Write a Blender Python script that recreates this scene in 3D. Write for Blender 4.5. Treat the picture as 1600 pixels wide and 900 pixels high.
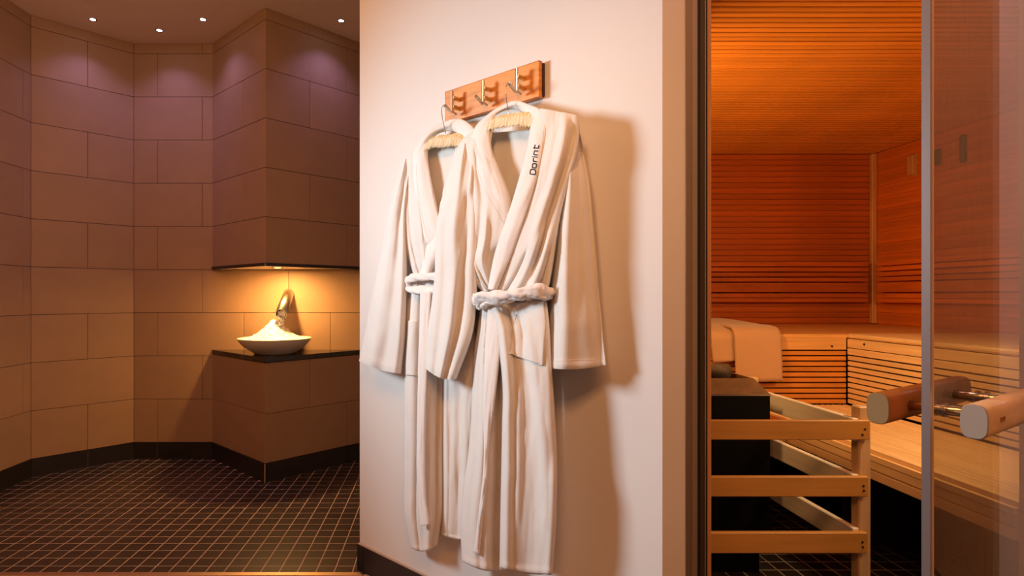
import bpy, bmesh, math, random
from mathutils import Vector, Matrix, noise
from mathutils.bvhtree import BVHTree
for o in list(bpy.data.objects): bpy.data.objects.remove(o)
random.seed(4)
S = bpy.context.scene
COL = S.collection
PI = math.pi

# ------------------------------------------------------------------ camera
F = 930.0; CX = 690.0; CY = 460.0; CH = 1.143
cam = bpy.data.cameras.new('camera'); camo = bpy.data.objects.new('camera', cam); COL.objects.link(camo)
camo.location = (0, 0, CH); camo.rotation_euler = (PI/2, 0, 0)
cam.sensor_width = 36; cam.lens = 36*F/1600
cam.shift_x = (800-CX)/1600; cam.shift_y = (CY-450)/1600
cam.clip_start = 0.02
S.camera = camo
# ------------------------------------------------------------------ world, exposure
w = bpy.data.worlds.new('world'); S.world = w; w.use_nodes = True
w.node_tree.nodes['Background'].inputs[0].default_value = (1.0, .72, .5, 1)
w.node_tree.nodes['Background'].inputs[1].default_value = .03
S.view_settings.view_transform = 'Standard'; S.view_settings.look = 'None'
S.view_settings.exposure = 0.0; S.view_settings.gamma = 1.0; S.view_settings.use_curve_mapping = False

def light(kind, name, loc, energy, col, aim=None, **kw):
    l = bpy.data.lights.new(name, kind); l.energy = energy; l.color = col
    for k, v in kw.items(): setattr(l, k, v)
    o = bpy.data.objects.new(name, l); COL.objects.link(o); o.location = loc
    if aim is not None:
        o.rotation_euler = (Vector(aim)-Vector(loc)).to_track_quat('-Z', 'Y').to_euler()
    return o
# wall washer out of frame on the left, lights the robes from the side
light('SPOT', 'robe_wall_washer', (-2.46, 1.70, 1.86), 300, (.81, .93, 1), aim=(.50, 1.62, 1.1), spot_size=math.radians(72), spot_blend=1.0, shadow_soft_size=.32)
# warm ceiling spot in front of the robes
light('SPOT', 'robe_ceiling_spot', (-.25, .35, 2.45), 34, (1, .60, .30), aim=(.24, 1.75, 1.52), spot_size=math.radians(40), spot_blend=1.0, shadow_soft_size=.10)
# corridor ceiling light panel behind the camera
light('AREA', 'corridor_light_panel', (.1, -.3, 2.8), 38, (1, .40, .13), aim=(.25, .6, 0), shape='RECTANGLE', size=1.4, size_y=.7)
# lilac ceiling light further right in the corridor
light('AREA', 'corridor_right_light', (2.5, .2, 2.8), 16, (1, .72, .74), aim=(2.1, 1.5, 1.0), shape='RECTANGLE', size=.6, size_y=.6)
# added soft warm fill over the shower room, near the threshold
light('AREA', 'shower_room_fill', (-1.6, 1.9, 2.84), 14, (1, .42, .13), aim=(-1.9, 3.0, 0), shape='RECTANGLE', size=.9, size_y=.6)
# added warm fill off frame, aimed up to brighten the shower room ceiling
light('AREA', 'ceiling_fill', (-1.5, 1.5, 2.35), 7, (1, .55, .28), aim=(-1.5, 2.6, 2.89), shape='RECTANGLE', size=.9, size_y=.1)
# sauna lamps in the two hidden front corners
light('AREA', 'sauna_wall_lamp', (.78, 2.35, 1.50), 15, (1, .50, .14), aim=(2.3, 3.5, 1.95), shape='RECTANGLE', size=.22, size_y=.3)
light('AREA', 'sauna_corner_lamp', (1.84, 1.76, 1.50), 9, (1, .74, .36), aim=(2.3, 2.2, .5), shape='RECTANGLE', size=.14, size_y=.14)

# ------------------------------------------------------------------ helpers
def at(px, py, Y):  # point seen at a pixel of the photo, at depth Y
    return Vector(((px-CX)/F*Y, Y, CH+(CY-py)/F*Y))
def zat(py, Y): return CH+(CY-py)/F*Y
def xat(px, Y): return (px-CX)/F*Y

def nd(t, kind, **kw):
    n = t.nodes.new(kind)
    for k, v in kw.items(): setattr(n, k, v)
    return n
def mat(name, col, rough=.5, metal=0, var=0, vscale=8, bump=0, bscale=200, sheen=0, coat=0, rnd=0, stretch=(1,1,1), emit=None, spec=.5, bdist=.002):
    m = bpy.data.materials.new(name); m.use_nodes = True; t = m.node_tree
    b = t.nodes['Principled BSDF']
    b.inputs['Base Color'].default_value = (*col, 1); b.inputs['Roughness'].default_value = rough
    b.inputs['Metallic'].default_value = metal
    b.inputs['Specular IOR Level'].default_value = spec
    if sheen: b.inputs['Sheen Weight'].default_value = sheen
    if coat: b.inputs['Coat Weight'].default_value = coat; b.inputs['Coat Roughness'].default_value = .15
    tc = nd(t, 'ShaderNodeTexCoord'); mp = nd(t, 'ShaderNodeMapping'); mp.inputs['Scale'].default_value = stretch
    t.links.new(tc.outputs['Object'], mp.inputs['Vector'])
    hv = None
    if var:
        n = nd(t, 'ShaderNodeTexNoise'); n.inputs['Scale'].default_value = vscale; n.inputs['Detail'].default_value = 6
        t.links.new(mp.outputs[0], n.inputs['Vector'])
        r = nd(t, 'ShaderNodeMapRange'); r.inputs['From Min'].default_value = .3; r.inputs['From Max'].default_value = .7
        r.inputs['To Min'].default_value = 1-var; r.inputs['To Max'].default_value = 1+var
        t.links.new(n.outputs['Fac'], r.inputs['Value']); hv = r.outputs[0]
    if rnd:
        oi = nd(t, 'ShaderNodeObjectInfo'); r2 = nd(t, 'ShaderNodeMapRange')
        r2.inputs['To Min'].default_value = 1-rnd; r2.inputs['To Max'].default_value = 1+rnd
        t.links.new(oi.outputs['Random'], r2.inputs['Value'])
        if hv:
            mm = nd(t, 'ShaderNodeMath', operation='MULTIPLY'); t.links.new(hv, mm.inputs[0]); t.links.new(r2.outputs[0], mm.inputs[1]); hv = mm.outputs[0]
        else: hv = r2.outputs[0]
    if hv:
        h = nd(t, 'ShaderNodeHueSaturation'); h.inputs['Color'].default_value = (*col, 1)
        t.links.new(hv, h.inputs['Value']); t.links.new(h.outputs[0], b.inputs['Base Color'])
    if bump:
        n = nd(t, 'ShaderNodeTexNoise'); n.inputs['Scale'].default_value = bscale; n.inputs['Detail'].default_value = 3
        t.links.new(mp.outputs[0], n.inputs['Vector'])
        bp = nd(t, 'ShaderNodeBump'); bp.inputs['Strength'].default_value = bump; bp.inputs['Distance'].default_value = bdist
        t.links.new(n.outputs['Fac'], bp.inputs['Height']); t.links.new(bp.outputs[0], b.inputs['Normal'])
    if emit:
        b.inputs['Emission Color'].default_value = (*emit[0], 1); b.inputs['Emission Strength'].default_value = emit[1]
    return m
def wood(name, col, axis, rough=.45, rnd=.12, var=.22):
    st = [14, 14, 14]; st['xyz'.index(axis)] = .9
    return mat(name, col, rough, var=var, vscale=3.0, bump=.15, bscale=14, rnd=rnd, stretch=st)
M = {}
M['plaster'] = mat('white painted plaster', (.80, .765, .74), .85, bump=.08, bscale=60)
M['ceil'] = mat('ceiling plaster', (.84, .70, .56), .9, bump=.05, bscale=80)
M['tile'] = mat('taupe ceramic wall tile', (.35, .222, .138), .58, var=.06, vscale=5, rnd=.05, bump=.05, bscale=40)
M['grout'] = mat('dark wall grout', (.07, .05, .04), .9)
M['ftile'] = mat('dark brown floor tile', (.030, .021, .019), .32, var=.2, vscale=6, rnd=.2, bump=.06, bscale=30)
M['fgrout'] = mat('pale floor grout', (.50, .38, .30), .9)
M['base'] = mat('black baseboard tile', (.018, .015, .016), .35, var=.2, vscale=8)
M['slab'] = mat('black polished stone slab', (.020, .016, .014), .16, var=.2, vscale=20)
M['soffit'] = mat('soffit plaster', (.55, .42, .28), .7)
M['cer'] = mat('white glazed ceramic', (.80, .77, .72), .15, coat=.5)
M['ice'] = mat('crushed ice', (.92, .93, .95), .35, bump=.6, bscale=60, bdist=.01)
M['steel'] = mat('brushed stainless steel', (.62, .58, .54), .28, metal=1, bump=.04, bscale=300)
M['steel2'] = mat('satin nickel', (.60, .56, .52), .22, metal=1)
M['brass'] = mat('polished stem steel', (.75, .62, .45), .16, metal=1)
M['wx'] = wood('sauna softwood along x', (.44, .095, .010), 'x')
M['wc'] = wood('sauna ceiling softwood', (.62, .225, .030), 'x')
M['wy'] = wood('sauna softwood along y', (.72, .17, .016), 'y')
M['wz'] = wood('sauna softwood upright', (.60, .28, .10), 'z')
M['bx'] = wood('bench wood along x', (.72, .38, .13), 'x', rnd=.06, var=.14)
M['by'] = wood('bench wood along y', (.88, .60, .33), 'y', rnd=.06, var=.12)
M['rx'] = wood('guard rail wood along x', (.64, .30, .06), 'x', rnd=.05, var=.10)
M['ry'] = wood('lit guard rail wood along y', (.90, .85, .80), 'y', rnd=.05, var=.10)  # side rails: pale corridor light put into the base colour
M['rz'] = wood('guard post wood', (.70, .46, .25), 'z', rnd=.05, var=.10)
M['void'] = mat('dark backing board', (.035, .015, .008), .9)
M['rack'] = mat('oiled pine', (.72, .27, .045), .4, var=.28, vscale=2.2, bump=.12, bscale=12, stretch=(3, 3, 26))
M['rackback'] = mat('dark backing strip', (.05, .018, .012), .6)
M['blackmetal'] = mat('black heater enamel', (.0015, .0015, .0015), .6, spec=.15)
M['collar'] = mat('brown patinated heater collar', (.16, .075, .03), .5, metal=0, spec=.2, var=.3, vscale=14)
M['stone'] = mat('sauna stone', (.10, .07, .05), .85, var=.3, vscale=30, bump=.5, bscale=60)
M['towel'] = mat('sauna-lit towel terry', (.58, .33, .19), .95, bump=.6, bscale=420, sheen=.3, bdist=.003)  # white towel, orange sauna light put into its colour
M['terry'] = mat('white terry cloth', (.78, .745, .71), .95, var=.025, vscale=12, bump=.55, bscale=380, sheen=.25, bdist=.002)
M['terry2'] = mat('white terry cloth collar', (.86, .81, .785), .95, var=.02, vscale=12, bump=.6, bscale=380, sheen=.25, bdist=.002)
M['thread'] = mat('stitching', (.74, .66, .60), .9)
M['letter'] = mat('black embroidery thread', (.012, .008, .02), .7)
M['satin'] = mat('cream ruched satin', (.92, .86, .60), .35, var=.08, vscale=40)
M['frill'] = mat('white satin frill', (.93, .90, .78), .45)
M['alu'] = mat('anodised door frame', (.36, .27, .19), .38, metal=.7)
M['alu2'] = mat('light door frame lip', (.50, .40, .30), .35, metal=.7)
M['seal'] = mat('black rubber seal', (.01, .009, .008), .6)
M['olive'] = mat('dark olive frame channel', (.065, .045, .018), .5, metal=.3)
M['edge'] = mat('aluminium edge profile', (.50, .46, .48), .28, metal=.75)
M['edge2'] = mat('translucent seal lip', (.55, .38, .27), .3)
M['hw'] = mat('oiled wooden handle', (.66, .42, .22), .38, var=.12, vscale=3, stretch=(4, 4, 20))
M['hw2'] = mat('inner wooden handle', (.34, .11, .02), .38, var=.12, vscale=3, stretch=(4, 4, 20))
M['cap'] = mat('beige handle cap', (.33, .29, .25), .5)
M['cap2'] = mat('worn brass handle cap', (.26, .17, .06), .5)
M['lens'] = mat('lit downlight lens', (1, 1, 1), .5, emit=((.86, .82, 1.0), 30))
M['lens2'] = mat('lit niche lamp lens', (1, 1, 1), .5, emit=((1, .66, .34), 30))
M['chrome'] = mat('lamp ring', (.55, .5, .47), .25, metal=1)
M['strip'] = mat('brass threshold strip', (.72, .52, .36), .35, metal=1)
M['panel'] = mat('brown wooden panel', (.45, .27, .13), .6, var=.15, stretch=(8, 8, 1))

def glass_mat():
    m = bpy.data.materials.new('tinted door glass'); m.use_nodes = True; t = m.node_tree
    t.nodes.clear(); out = nd(t, 'ShaderNodeOutputMaterial')
    tr = nd(t, 'ShaderNodeBsdfTransparent'); tr.inputs[0].default_value = (.90, .87, .80, 1)
    gl = nd(t, 'ShaderNodeBsdfGlossy'); gl.inputs['Roughness'].default_value = .0
    lw = nd(t, 'ShaderNodeLayerWeight'); lw.inputs['Blend'].default_value = .5
    p = nd(t, 'ShaderNodeMath', operation='POWER'); p.inputs[1].default_value = 3.6
    mr = nd(t, 'ShaderNodeMapRange'); mr.inputs['To Min'].default_value = .04; mr.inputs['To Max'].default_value = 1.0
    t.links.new(lw.outputs['Facing'], p.inputs[0]); t.links.new(p.outputs[0], mr.inputs['Value'])
    mx = nd(t, 'ShaderNodeMixShader'); t.links.new(mr.outputs[0], mx.inputs[0])
    t.links.new(tr.outputs[0], mx.inputs[1]); t.links.new(gl.outputs[0], mx.inputs[2]); t.links.new(mx.outputs[0], out.inputs[0])
    return m
M['glass'] = glass_mat()

def origin(o):
    v = Vector((0, 0, 0))
    while o is not None: v += o.location; o = o.parent
    return v
def link_mesh(name, me, m, parent=None):
    if m is not None and not me.materials: me.materials.append(m)
    o = bpy.data.objects.new(name, me); COL.objects.link(o)
    if parent is not None: o.parent = parent
    return o
def obj(name, bm, m, parent=None, smooth=False):
    """bm is in world coordinates; ONE mesh object"""
    off = origin(parent)
    me = bpy.data.meshes.new(name)
    if parent is None:
        vs = [v.co for v in bm.verts]
        c = Vector(((min(v.x for v in vs)+max(v.x for v in vs))/2, (min(v.y for v in vs)+max(v.y for v in vs))/2, min(v.z for v in vs)))
        off = c
    bmesh.ops.translate(bm, verts=bm.verts[:], vec=-off)
    bmesh.ops.recalc_face_normals(bm, faces=bm.faces[:])
    bm.to_mesh(me); bm.free()
    if smooth:
        for p in me.polygons: p.use_smooth = True
    o = link_mesh(name, me, m, parent)
    if parent is None: o.location = off
    return o
def tag(o, label=None, cat=None, group=None, kind=None):
    if label: o['label'] = label
    if cat: o['category'] = cat
    if group: o['group'] = group
    if kind: o['kind'] = kind
    return o
def empty(name, loc, label=None, cat=None, group=None, kind=None):
    o = bpy.data.objects.new(name, None); COL.objects.link(o); o.location = loc; o.empty_display_size = .05
    return tag(o, label, cat, group, kind)
def struct(name, bm, m, label=None, cat=None):
    return tag(obj(name, bm, m), label, cat, kind='structure')

def BX(bm, x0, x1, y0, y1, z0, z1, bev=0):
    r = bmesh.ops.create_cube(bm, size=1)
    for v in r['verts']:
        v.co = Vector((x0 if v.co.x < 0 else x1, y0 if v.co.y < 0 else y1, z0 if v.co.z < 0 else z1))
    if bev:
        es = {e for v in r['verts'] for e in v.link_edges}
        bmesh.ops.bevel(bm, geom=list(es), offset=bev, segments=1, affect='EDGES')
    return bm
def box(x0, x1, y0, y1, z0, z1, bev=0): return BX(bmesh.new(), x0, x1, y0, y1, z0, z1, bev)
def obox(p, q, n, t0, t1, z0, z1, bev=0, bm=None):
    """oriented box along p->q (2D), between offsets t0,t1 along normal n"""
    bm = bm or bmesh.new()
    b2 = bmesh.new(); r = bmesh.ops.create_cube(b2, size=1)
    p = Vector(p); q = Vector(q); n = Vector(n)
    for v in b2.verts:
        a = p if v.co.x < 0 else q
        b = a + n*(t0 if v.co.y < 0 else t1)
        v.co = Vector((b.x, b.y, z0 if v.co.z < 0 else z1))
    if bev: bmesh.ops.bevel(b2, geom=b2.edges[:], offset=bev, segments=1, affect='EDGES')
    me = bpy.data.meshes.new('tmp'); b2.to_mesh(me); b2.free(); bm.from_mesh(me); bpy.data.meshes.remove(me)
    return bm
def prism(poly, z0, z1, bm=None):
    bm = bm or bmesh.new()
    a = [bm.verts.new((x, y, z0)) for x, y in poly]; b = [bm.verts.new((x, y, z1)) for x, y in poly]
    bm.faces.new(a[::-1]); bm.faces.new(b)
    for i in range(len(poly)):
        j = (i+1) % len(poly); bm.faces.new((a[i], a[j], b[j], b[i]))
    return bm
def cr(pts, t):
    n = len(pts)-1; x = max(0, min(.999999, t))*n; i = int(x); f = x-i
    g = lambda k: pts[max(0, min(n, k))]
    p0, p1, p2, p3 = g(i-1), g(i), g(i+1), g(i+2)
    return [.5*((2*b)+(-a+c)*f+(2*a-5*b+4*c-d)*f*f+(-a+3*b-3*c+d)*f**3) for a, b, c, d in zip(p0, p1, p2, p3)]
def tube(pts, rad, seg=12, res=0, cap=True, bm=None, flat=1.0, ups=None):
    """tube along 3D points; rad float or list/func"""
    bm = bm or bmesh.new()
    P = [Vector(p) for p in pts]
    if res:
        P = [Vector(cr([tuple(p) for p in P], k/res)) for k in range(res+1)]
    N = len(P); rings = []
    up = Vector((0, 0, 1)); prev = None
    for i, p in enumerate(P):
        t = (P[min(N-1, i+1)]-P[max(0, i-1)]).normalized()
        if prev is None:
            a = t.cross(up)
            if a.length < 1e-3: a = t.cross(Vector((1, 0, 0)))
            a.normalize()
        else:
            a = prev - t*prev.dot(t); a.normalize()
        prev = a; b = a.cross(t)
        r = rad(i/(N-1)) if callable(rad) else rad
        rings.append([bm.verts.new(p + a*math.cos(2*PI*k/seg)*r + b*math.sin(2*PI*k/seg)*r*flat) for k in range(seg)])
    for i in range(N-1):
        for k in range(seg):
            bm.faces.new((rings[i][k], rings[i][(k+1) % seg], rings[i+1][(k+1) % seg], rings[i+1][k]))
    if cap: bm.faces.new(rings[0][::-1]); bm.faces.new(rings[-1])
    return bm
def lathe(prof, c, seg=48, bm=None, sx=1, sy=1):
    bm = bm or bmesh.new(); rings = []
    for r, z in prof:
        rings.append([bm.verts.new((c[0]+r*sx*math.cos(2*PI*k/seg), c[1]+r*sy*math.sin(2*PI*k/seg), c[2]+z)) for k in range(seg)])
    for i in range(len(rings)-1):
        for k in range(seg):
            bm.faces.new((rings[i][k], rings[i][(k+1) % seg], rings[i+1][(k+1) % seg], rings[i+1][k]))
    return bm
def isect(p, q, px):   # point of the 2D line p-q seen at pixel column px
    a = (px-CX)/F; p = Vector(p); d = Vector(q)-p
    return p + d*((a*p.y-p.x)/(d.x-a*d.y))

# ================================================================== SHELL
CEILZ = 2.89
YC = 4.146                                   # back wall of the shower room
cL = (xat(209, YC), YC)                      # corner B/C
XA = xat(48, YC-.415)                        # approx
bx = cL[0]-.424; by = YC-.424
cAB = (bx, by)
cD = (xat(332, YC), YC); apex = (cD[0]+.523, YC-.523); cE = (apex[0]+.523, YC)
W0 = Vector((-.341, 2.48)); U = Vector((.70711, -.70711)); NN = Vector((-.70711, -.70711))
W1 = isect(W0, W0+U, 1035)
YF = W1.y                                    # sauna front wall plane
# -- ceiling (corridor and shower room)
struct('ceiling', prism([(-2.75, -1.6), (3.4, -1.6), (3.4, YF), (W1.x+.1, YF+.05), (.62, 2.2), (.62, YC+.15), (-2.75, YC+.15)], CEILZ, CEILZ+.1), M['ceil'], 'beige plaster ceiling with small recessed downlights above tiled shower room')
# -- tiled walls
ZR = [.113+.3007*k for k in range(10)]+[CEILZ]
tile_cache = {}
def tile_mesh(wd, ht, th, kind, m, bev=.0012):
    k = (round(wd, 4), round(ht, 4), round(th, 4), kind)
    if k not in tile_cache:
        b = bmesh.new(); BX(b, -wd/2, wd/2, -th/2, th/2, -ht/2, ht/2, bev)
        me = bpy.data.meshes.new(kind); b.to_mesh(me); b.free(); me.materials.append(m); tile_cache[k] = me
    return tile_cache[k]
def tiled_wall(name, p, q, rows, joints, label, backing, base=True, r0=0, parent=None, kind='structure', cat=None):
    """p->q wall base line seen from the room; backing polygon lies behind; joints(row)->list of distances"""
    p = Vector(p); q = Vector(q); d = (q-p); L = d.length; d.normalize(); n = Vector((d.y, -d.x))   # towards room
    if parent is None:
        root = empty(name, (*((p+q)/2), rows[0]), label, cat, kind=kind)
    else: root = parent
    if backing: obj('backing', prism(backing, rows[0], rows[-1]), M['grout'], root)
    ang = math.atan2(d.y, d.x); G = .0013; TH = .010
    off = origin(root)
    for i in range(len(rows)-1):
        z0, z1 = rows[i], rows[i+1]
        js = [0]+[j for j in sorted(joints(i+r0)) if .02 < j < L-.02]+[L]
        for a, b in zip(js[:-1], js[1:]):
            a2 = a+(G if a > 0 else .001); b2 = b-(G if b < L else .001)
            me = tile_mesh(b2-a2, z1-z0-2*G, TH, 'wall_tile', M['tile'])
            o = bpy.data.objects.new('wall_tile', me); COL.objects.link(o); o.parent = root
            c = p+d*(a2+b2)/2 + n*(TH/2-.0095 + random.uniform(-.0003, .0003))
            o.location = Vector((c.x, c.y, (z0+z1)/2))-off; o.rotation_euler = (0, 0, ang)
    return root
def base_run(name, p, q, joints=(), h=.113, t=.008, z0=0, label=None):
    p = Vector(p); q = Vector(q); d = (q-p); L = d.length; d.normalize(); n = Vector((d.y, -d.x))
    root = empty(name, (*((p+q)/2), z0), label, kind='structure')
    js = [0]+list(joints)+[L]
    obj('grout_bed', obox(p, q, n, -.02, t*.55, z0, z0+h-.002), M['fgrout'], root)
    for a, b in zip(js[:-1], js[1:]):
        obj('baseboard_tile', obox(p+d*(a+(.0015 if a else 0)), p+d*(b-(.0015 if b < L else 0)), n, .0, t, z0+.001, z0+h, .0008), M['base'], root)
    return root
# A: left wall running toward the camera
pA = (cAB[0], -1.5)
tiled_wall('wall_left', pA, cAB, ZR, lambda i: [.05+.6*k+(.3 if i % 2 else 0) for k in range(10)], 'taupe tiled wall at the far left running toward the viewer',
           [(pA[0]-.15, pA[1]), (pA[0]-.008, pA[1]), (cAB[0]-.008, cAB[1]), (cAB[0]-.15, cAB[1]+.06)])
base_run('baseboard_left', pA, cAB, [.6*k for k in range(1, 9)], label='black tile baseboard under the far left wall')
LB = (Vector(cL)-Vector(cAB)).length
tiled_wall('wall_left_angled', cAB, cL, ZR, lambda i: [LB/2+.015] if i % 2 == 0 else [], 'angled taupe tiled wall between left wall and back wall',
           [(cAB[0]-.006, cAB[1]+.006), (cL[0]-.006, cL[1]+.006), (cL[0]-.1, cL[1]+.1), (cAB[0]-.1, cAB[1]+.1)])
base_run('baseboard_left_angled', cAB, cL, [LB/2+.015], label='black tile baseboard under the angled left wall')
tR = (.62, YC)
e0 = xat(246, YC)-cL[0]; e1 = xat(316, YC)-cL[0]
tiled_wall('wall_back', cL, tR, ZR, lambda i: [(e0 if i % 2 == 0 else e1)+.602*k for k in range(-1, 6)], 'straight taupe tiled back wall behind the niche',
           [(cL[0], YC+.008), (tR[0], YC+.008), (tR[0], YC+.12), (cL[0], YC+.12)])
base_run('baseboard_back', cL, (cD[0], YC), [e0], label='black tile baseboard under the back wall left of the plinth')
base_run('baseboard_back_right', (cE[0], YC), tR, [.5], label='black tile baseboard under the back wall right of the plinth')
# right closing wall of the shower room (hidden behind the robe wall)
struct('wall_right', box(.60, .64, 2.25, YC+.1, 0, CEILZ), M['plaster'])
# upper column (triangular) above the niche
ZB = 1.322
root = empty('wall_column', ((cD[0]+cE[0])/2, YC-.2, ZB), 'triangular taupe tiled column hanging over the ice niche', kind='structure')
ins = .009
obj('core', prism([(cD[0]+ins*1.5, YC), (apex[0], apex[1]+ins*1.5), (cE[0]-ins*1.5, YC)], ZB+.012, CEILZ-.002), M['grout'], root)
LD = (Vector(apex)-Vector(cD)).length
def dist(p, q, px): return (isect(p, q, px)-Vector(p)).length
rowsU = [ZB+.012]+[z for z in ZR if z > ZB+.05]
dj = dist(cD, apex, 380); ej = {1: dist(apex, cE, 484), 0: dist(apex, cE, 542)}
tiled_wall('', cD, apex, rowsU, lambda i: [dj] if i % 2 else [], '', None, parent=root, r0=4)
tiled_wall('', apex, cE, rowsU, lambda i: [ej[i % 2]], '', None, parent=root, r0=4)
obj('soffit_panel', prism([cD, (apex[0], apex[1]-.004), cE], ZB-.004, ZB+.010), M['soffit'], root)
for a, b in ((cD, apex), (apex, cE)):
    dd = (Vector(b)-Vector(a)).normalized(); nn = (dd.y, -dd.x)
    obj('edge_trim', obox(a, b, nn, -.002, .006, ZB-.006, ZB+.014), M['slab'], root)
# plinth under the niche
root = empty('wall_plinth', ((cD[0]+cE[0])/2, YC-.2, 0), 'triangular taupe tiled plinth carrying the black stone shelf', kind='structure')
ZS = .758
obj('core', prism([(cD[0]+ins*1.5, YC), (apex[0], apex[1]+ins*1.5), (cE[0]-ins*1.5, YC)], 0, ZS-.033), M['grout'], root)
rowsL = [.113, .4137, ZS-.032]
tiled_wall('', cD, apex, rowsL, lambda i: [], '', None, parent=root, r0=0)
tiled_wall('', apex, cE, rowsL, lambda i: [ej[i % 2]], '', None, parent=root, r0=0)
base_run('baseboard_plinth_left', (cD[0]+.01, YC-.01), (apex[0], apex[1]), [], label='black tile baseboard on the left face of the plinth')
base_run('baseboard_plinth_right', (apex[0], apex[1]), (cE[0]-.01, YC-.01), [ej[0]], label='black tile baseboard on the right face of the plinth')
obj_ = obj('plinth_corner_joint', box(apex[0]-.0025, apex[0]+.0025, apex[1]-.012, apex[1]-.006, .0, .112), M['fgrout'])
tag(obj_, kind='structure'); obj_.name = 'trim_1'
# black stone shelf
b = prism([(cD[0]-.004, YC-.002), (apex[0], apex[1]-.012), (cE[0]+.004, YC-.002)], ZS-.030, ZS)
bmesh.ops.bevel(b, geom=b.edges[:], offset=.002, segments=1, affect='EDGES')
tag(obj('stone_shelf', b, M['slab']), 'black polished triangular stone shelf under the ice bowl', 'shelf')
# niche downlight
nl = at(430, 421, 3.86); nl = Vector((nl.x+.01, 3.87, ZB-.005))
t_ = empty('niche_downlight', nl, 'small round warm downlight set in the soffit above the ice bowl', 'lamp')
obj('ring', lathe([(.024, 0), (.036, 0), (.036, -.004), (.024, -.004)], nl, 24), M['chrome'], t_, True)
b = lathe([(.0001, -.0015), (.024, -.0015)], nl, 24); obj('lens', b, M['lens2'], t_)
light('AREA', 'niche_lamp', (nl.x, nl.y, nl.z-.008), 15, (.97, .50, .14), aim=(nl.x, nl.y, 0), shape='DISK', size=.046)
# ceiling downlights
for i, (px, py, Yl, lab) in enumerate([(145, 30, 3.78, 'leftmost of the four small ceiling downlights'), (249, 47, 3.94, 'second ceiling downlight from the left, nearest the back wall'),
                            (317, 30, 3.78, 'third ceiling downlight, just left of the hanging column'), (533, 32, 3.80, 'rightmost ceiling downlight, right of the hanging column')]):
    Yl = (CEILZ-CH)*F/(CY-py)
    c = Vector((xat(px, Yl), Yl, CEILZ))
    t_ = empty('ceiling_downlight', c, lab, 'lamp', 'recessed ceiling downlights')
    obj('ring', lathe([(.014, .004), (.016, -.003), (.024, -.003), (.024, .0)], c, 20), M['chrome'], t_, True)
    obj('lens', lathe([(.0001, -.0028), (.017, -.0028)], c, 20), M['lens'], t_)
    light('SPOT', 'downlight_beam', (c.x, c.y, c.z-.008), 8, (.60, .42, 1.0), spot_size=math.radians(115), spot_blend=.9, shadow_soft_size=.02)

# -- floors
PT = .0757; FX0 = -.3674; FY0 = 2.505
fl = empty('floor', (-1.2, 2.9, 0), 'dark brown small square floor tiles with pale grout in shower room', kind='structure')
obj('grout_bed', prism([(-2.7, -1.6), (3.4, -1.6), (3.4, YF), (W1.x+.1, YF), (.62, 2.2), (.62, YC+.1), (-2.7, YC+.1)], -.05, -.0005), M['fgrout'], fl)
GT = .0021
b = bmesh.new(); BX(b, -PT/2+GT, PT/2-GT, -PT/2+GT, PT/2-GT, -.003, 0, .0006)
ft = bpy.data.meshes.new('floor_tile'); b.to_mesh(ft); b.free(); ft.materials.append(M['ftile'])
def inside_room(x, y):
    if x < cAB[0]-.03 or y > YC+.03: return False
    if (x-cAB[0])-(y-cAB[1]) < -.05: return False
    # plinth
    if y > apex[1]+abs(x-apex[0])+.03 and cD[0] < x < cE[0]: return False
    return True
def stuff_tiles(cells, parent, name='floor_tiles', px=0):
    bm = bmesh.new()
    h = PT/2-GT
    for x, y in cells:
        q = random.uniform(-.0002, .0002)
        vs = [bm.verts.new((x+sx*h, y+sy*h, q)) for sx, sy in ((-1, -1), (1, -1), (1, 1), (-1, 1))]
        lo_ = [bm.verts.new((v.co.x, v.co.y, -.003)) for v in vs]
        bm.faces.new(vs)
        for k in range(4): bm.faces.new((vs[k], lo_[k], lo_[(k+1) % 4], vs[(k+1) % 4]))
    return tag(obj(name, bm, M['ftile'], parent), kind='stuff')
cells = []
for j in range(0, 23):
    y = FY0-PT/2+PT*j
    for i in range(-36, 14):
        x = FX0+PT/2+PT*i
        if not inside_room(x, y): continue
        cells.append((x, y))
def vis(x, y): return (-.745 < x/y) and (x/y < -.13) 
cells.sort(key=lambda c: (not vis(*c), c[1]))
off = origin(fl)
for x, y in cells[:298]:
    o = bpy.data.objects.new('floor_tile', ft); COL.objects.link(o); o.parent = fl
    o.location = Vector((x, y, random.uniform(-.0002, .0003)))-off
stuff_tiles(cells[298:], fl)
cells = []
for j in range(0, 53):
    y = 2.42-PT/2-PT*j
    for i in range(-32, 50):
        x = FX0+PT/2+PT*i
        if x < pA[0]: continue
        if x+y > W0.x+W0.y-.02 and y > W1.y-.05: continue
        if y > YF: continue
        cells.append((x, y))
stuff_tiles(cells, fl, 'corridor_tiles')
ts = tag(obj('trim_2', box(cAB[0], W0.x+.02, 2.418, 2.444, -.002, .003, .001), M['strip']), 'thin brass threshold strip across the shower room floor', kind='structure')

# ================================================================== ROBE WALL
NB = -NN
pb = [W0, W1, W1+Vector((.0, .12)), Vector((.62, 2.3)), Vector((.50, 2.35)), W0+NB*.16]
pb = [(v.x, v.y) for v in pb]
tag(obj('wall_front', prism([(W0.x, W0.y), (W1.x, W1.y), (W1.x, W1.y+.10), (W0.x+NB.x*.14, W0.y+NB.y*.14)], 0, CEILZ), M['plaster']), 'white painted diagonal wall on which the robes hang', kind='structure')
LW = (W1-W0).length
base_run('baseboard_front', W0-U*.004, W1, [.042, .642], h=.105, t=.010, label='black tile baseboard with pale top joint under the robe wall')
obj_ = obj('trim_3', obox(W0-U*.004, W1, NN, 0, .009, .105, .1085), M['edge2']); tag(obj_, 'pale grout joint on top of the robe wall baseboard', kind='structure')
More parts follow.
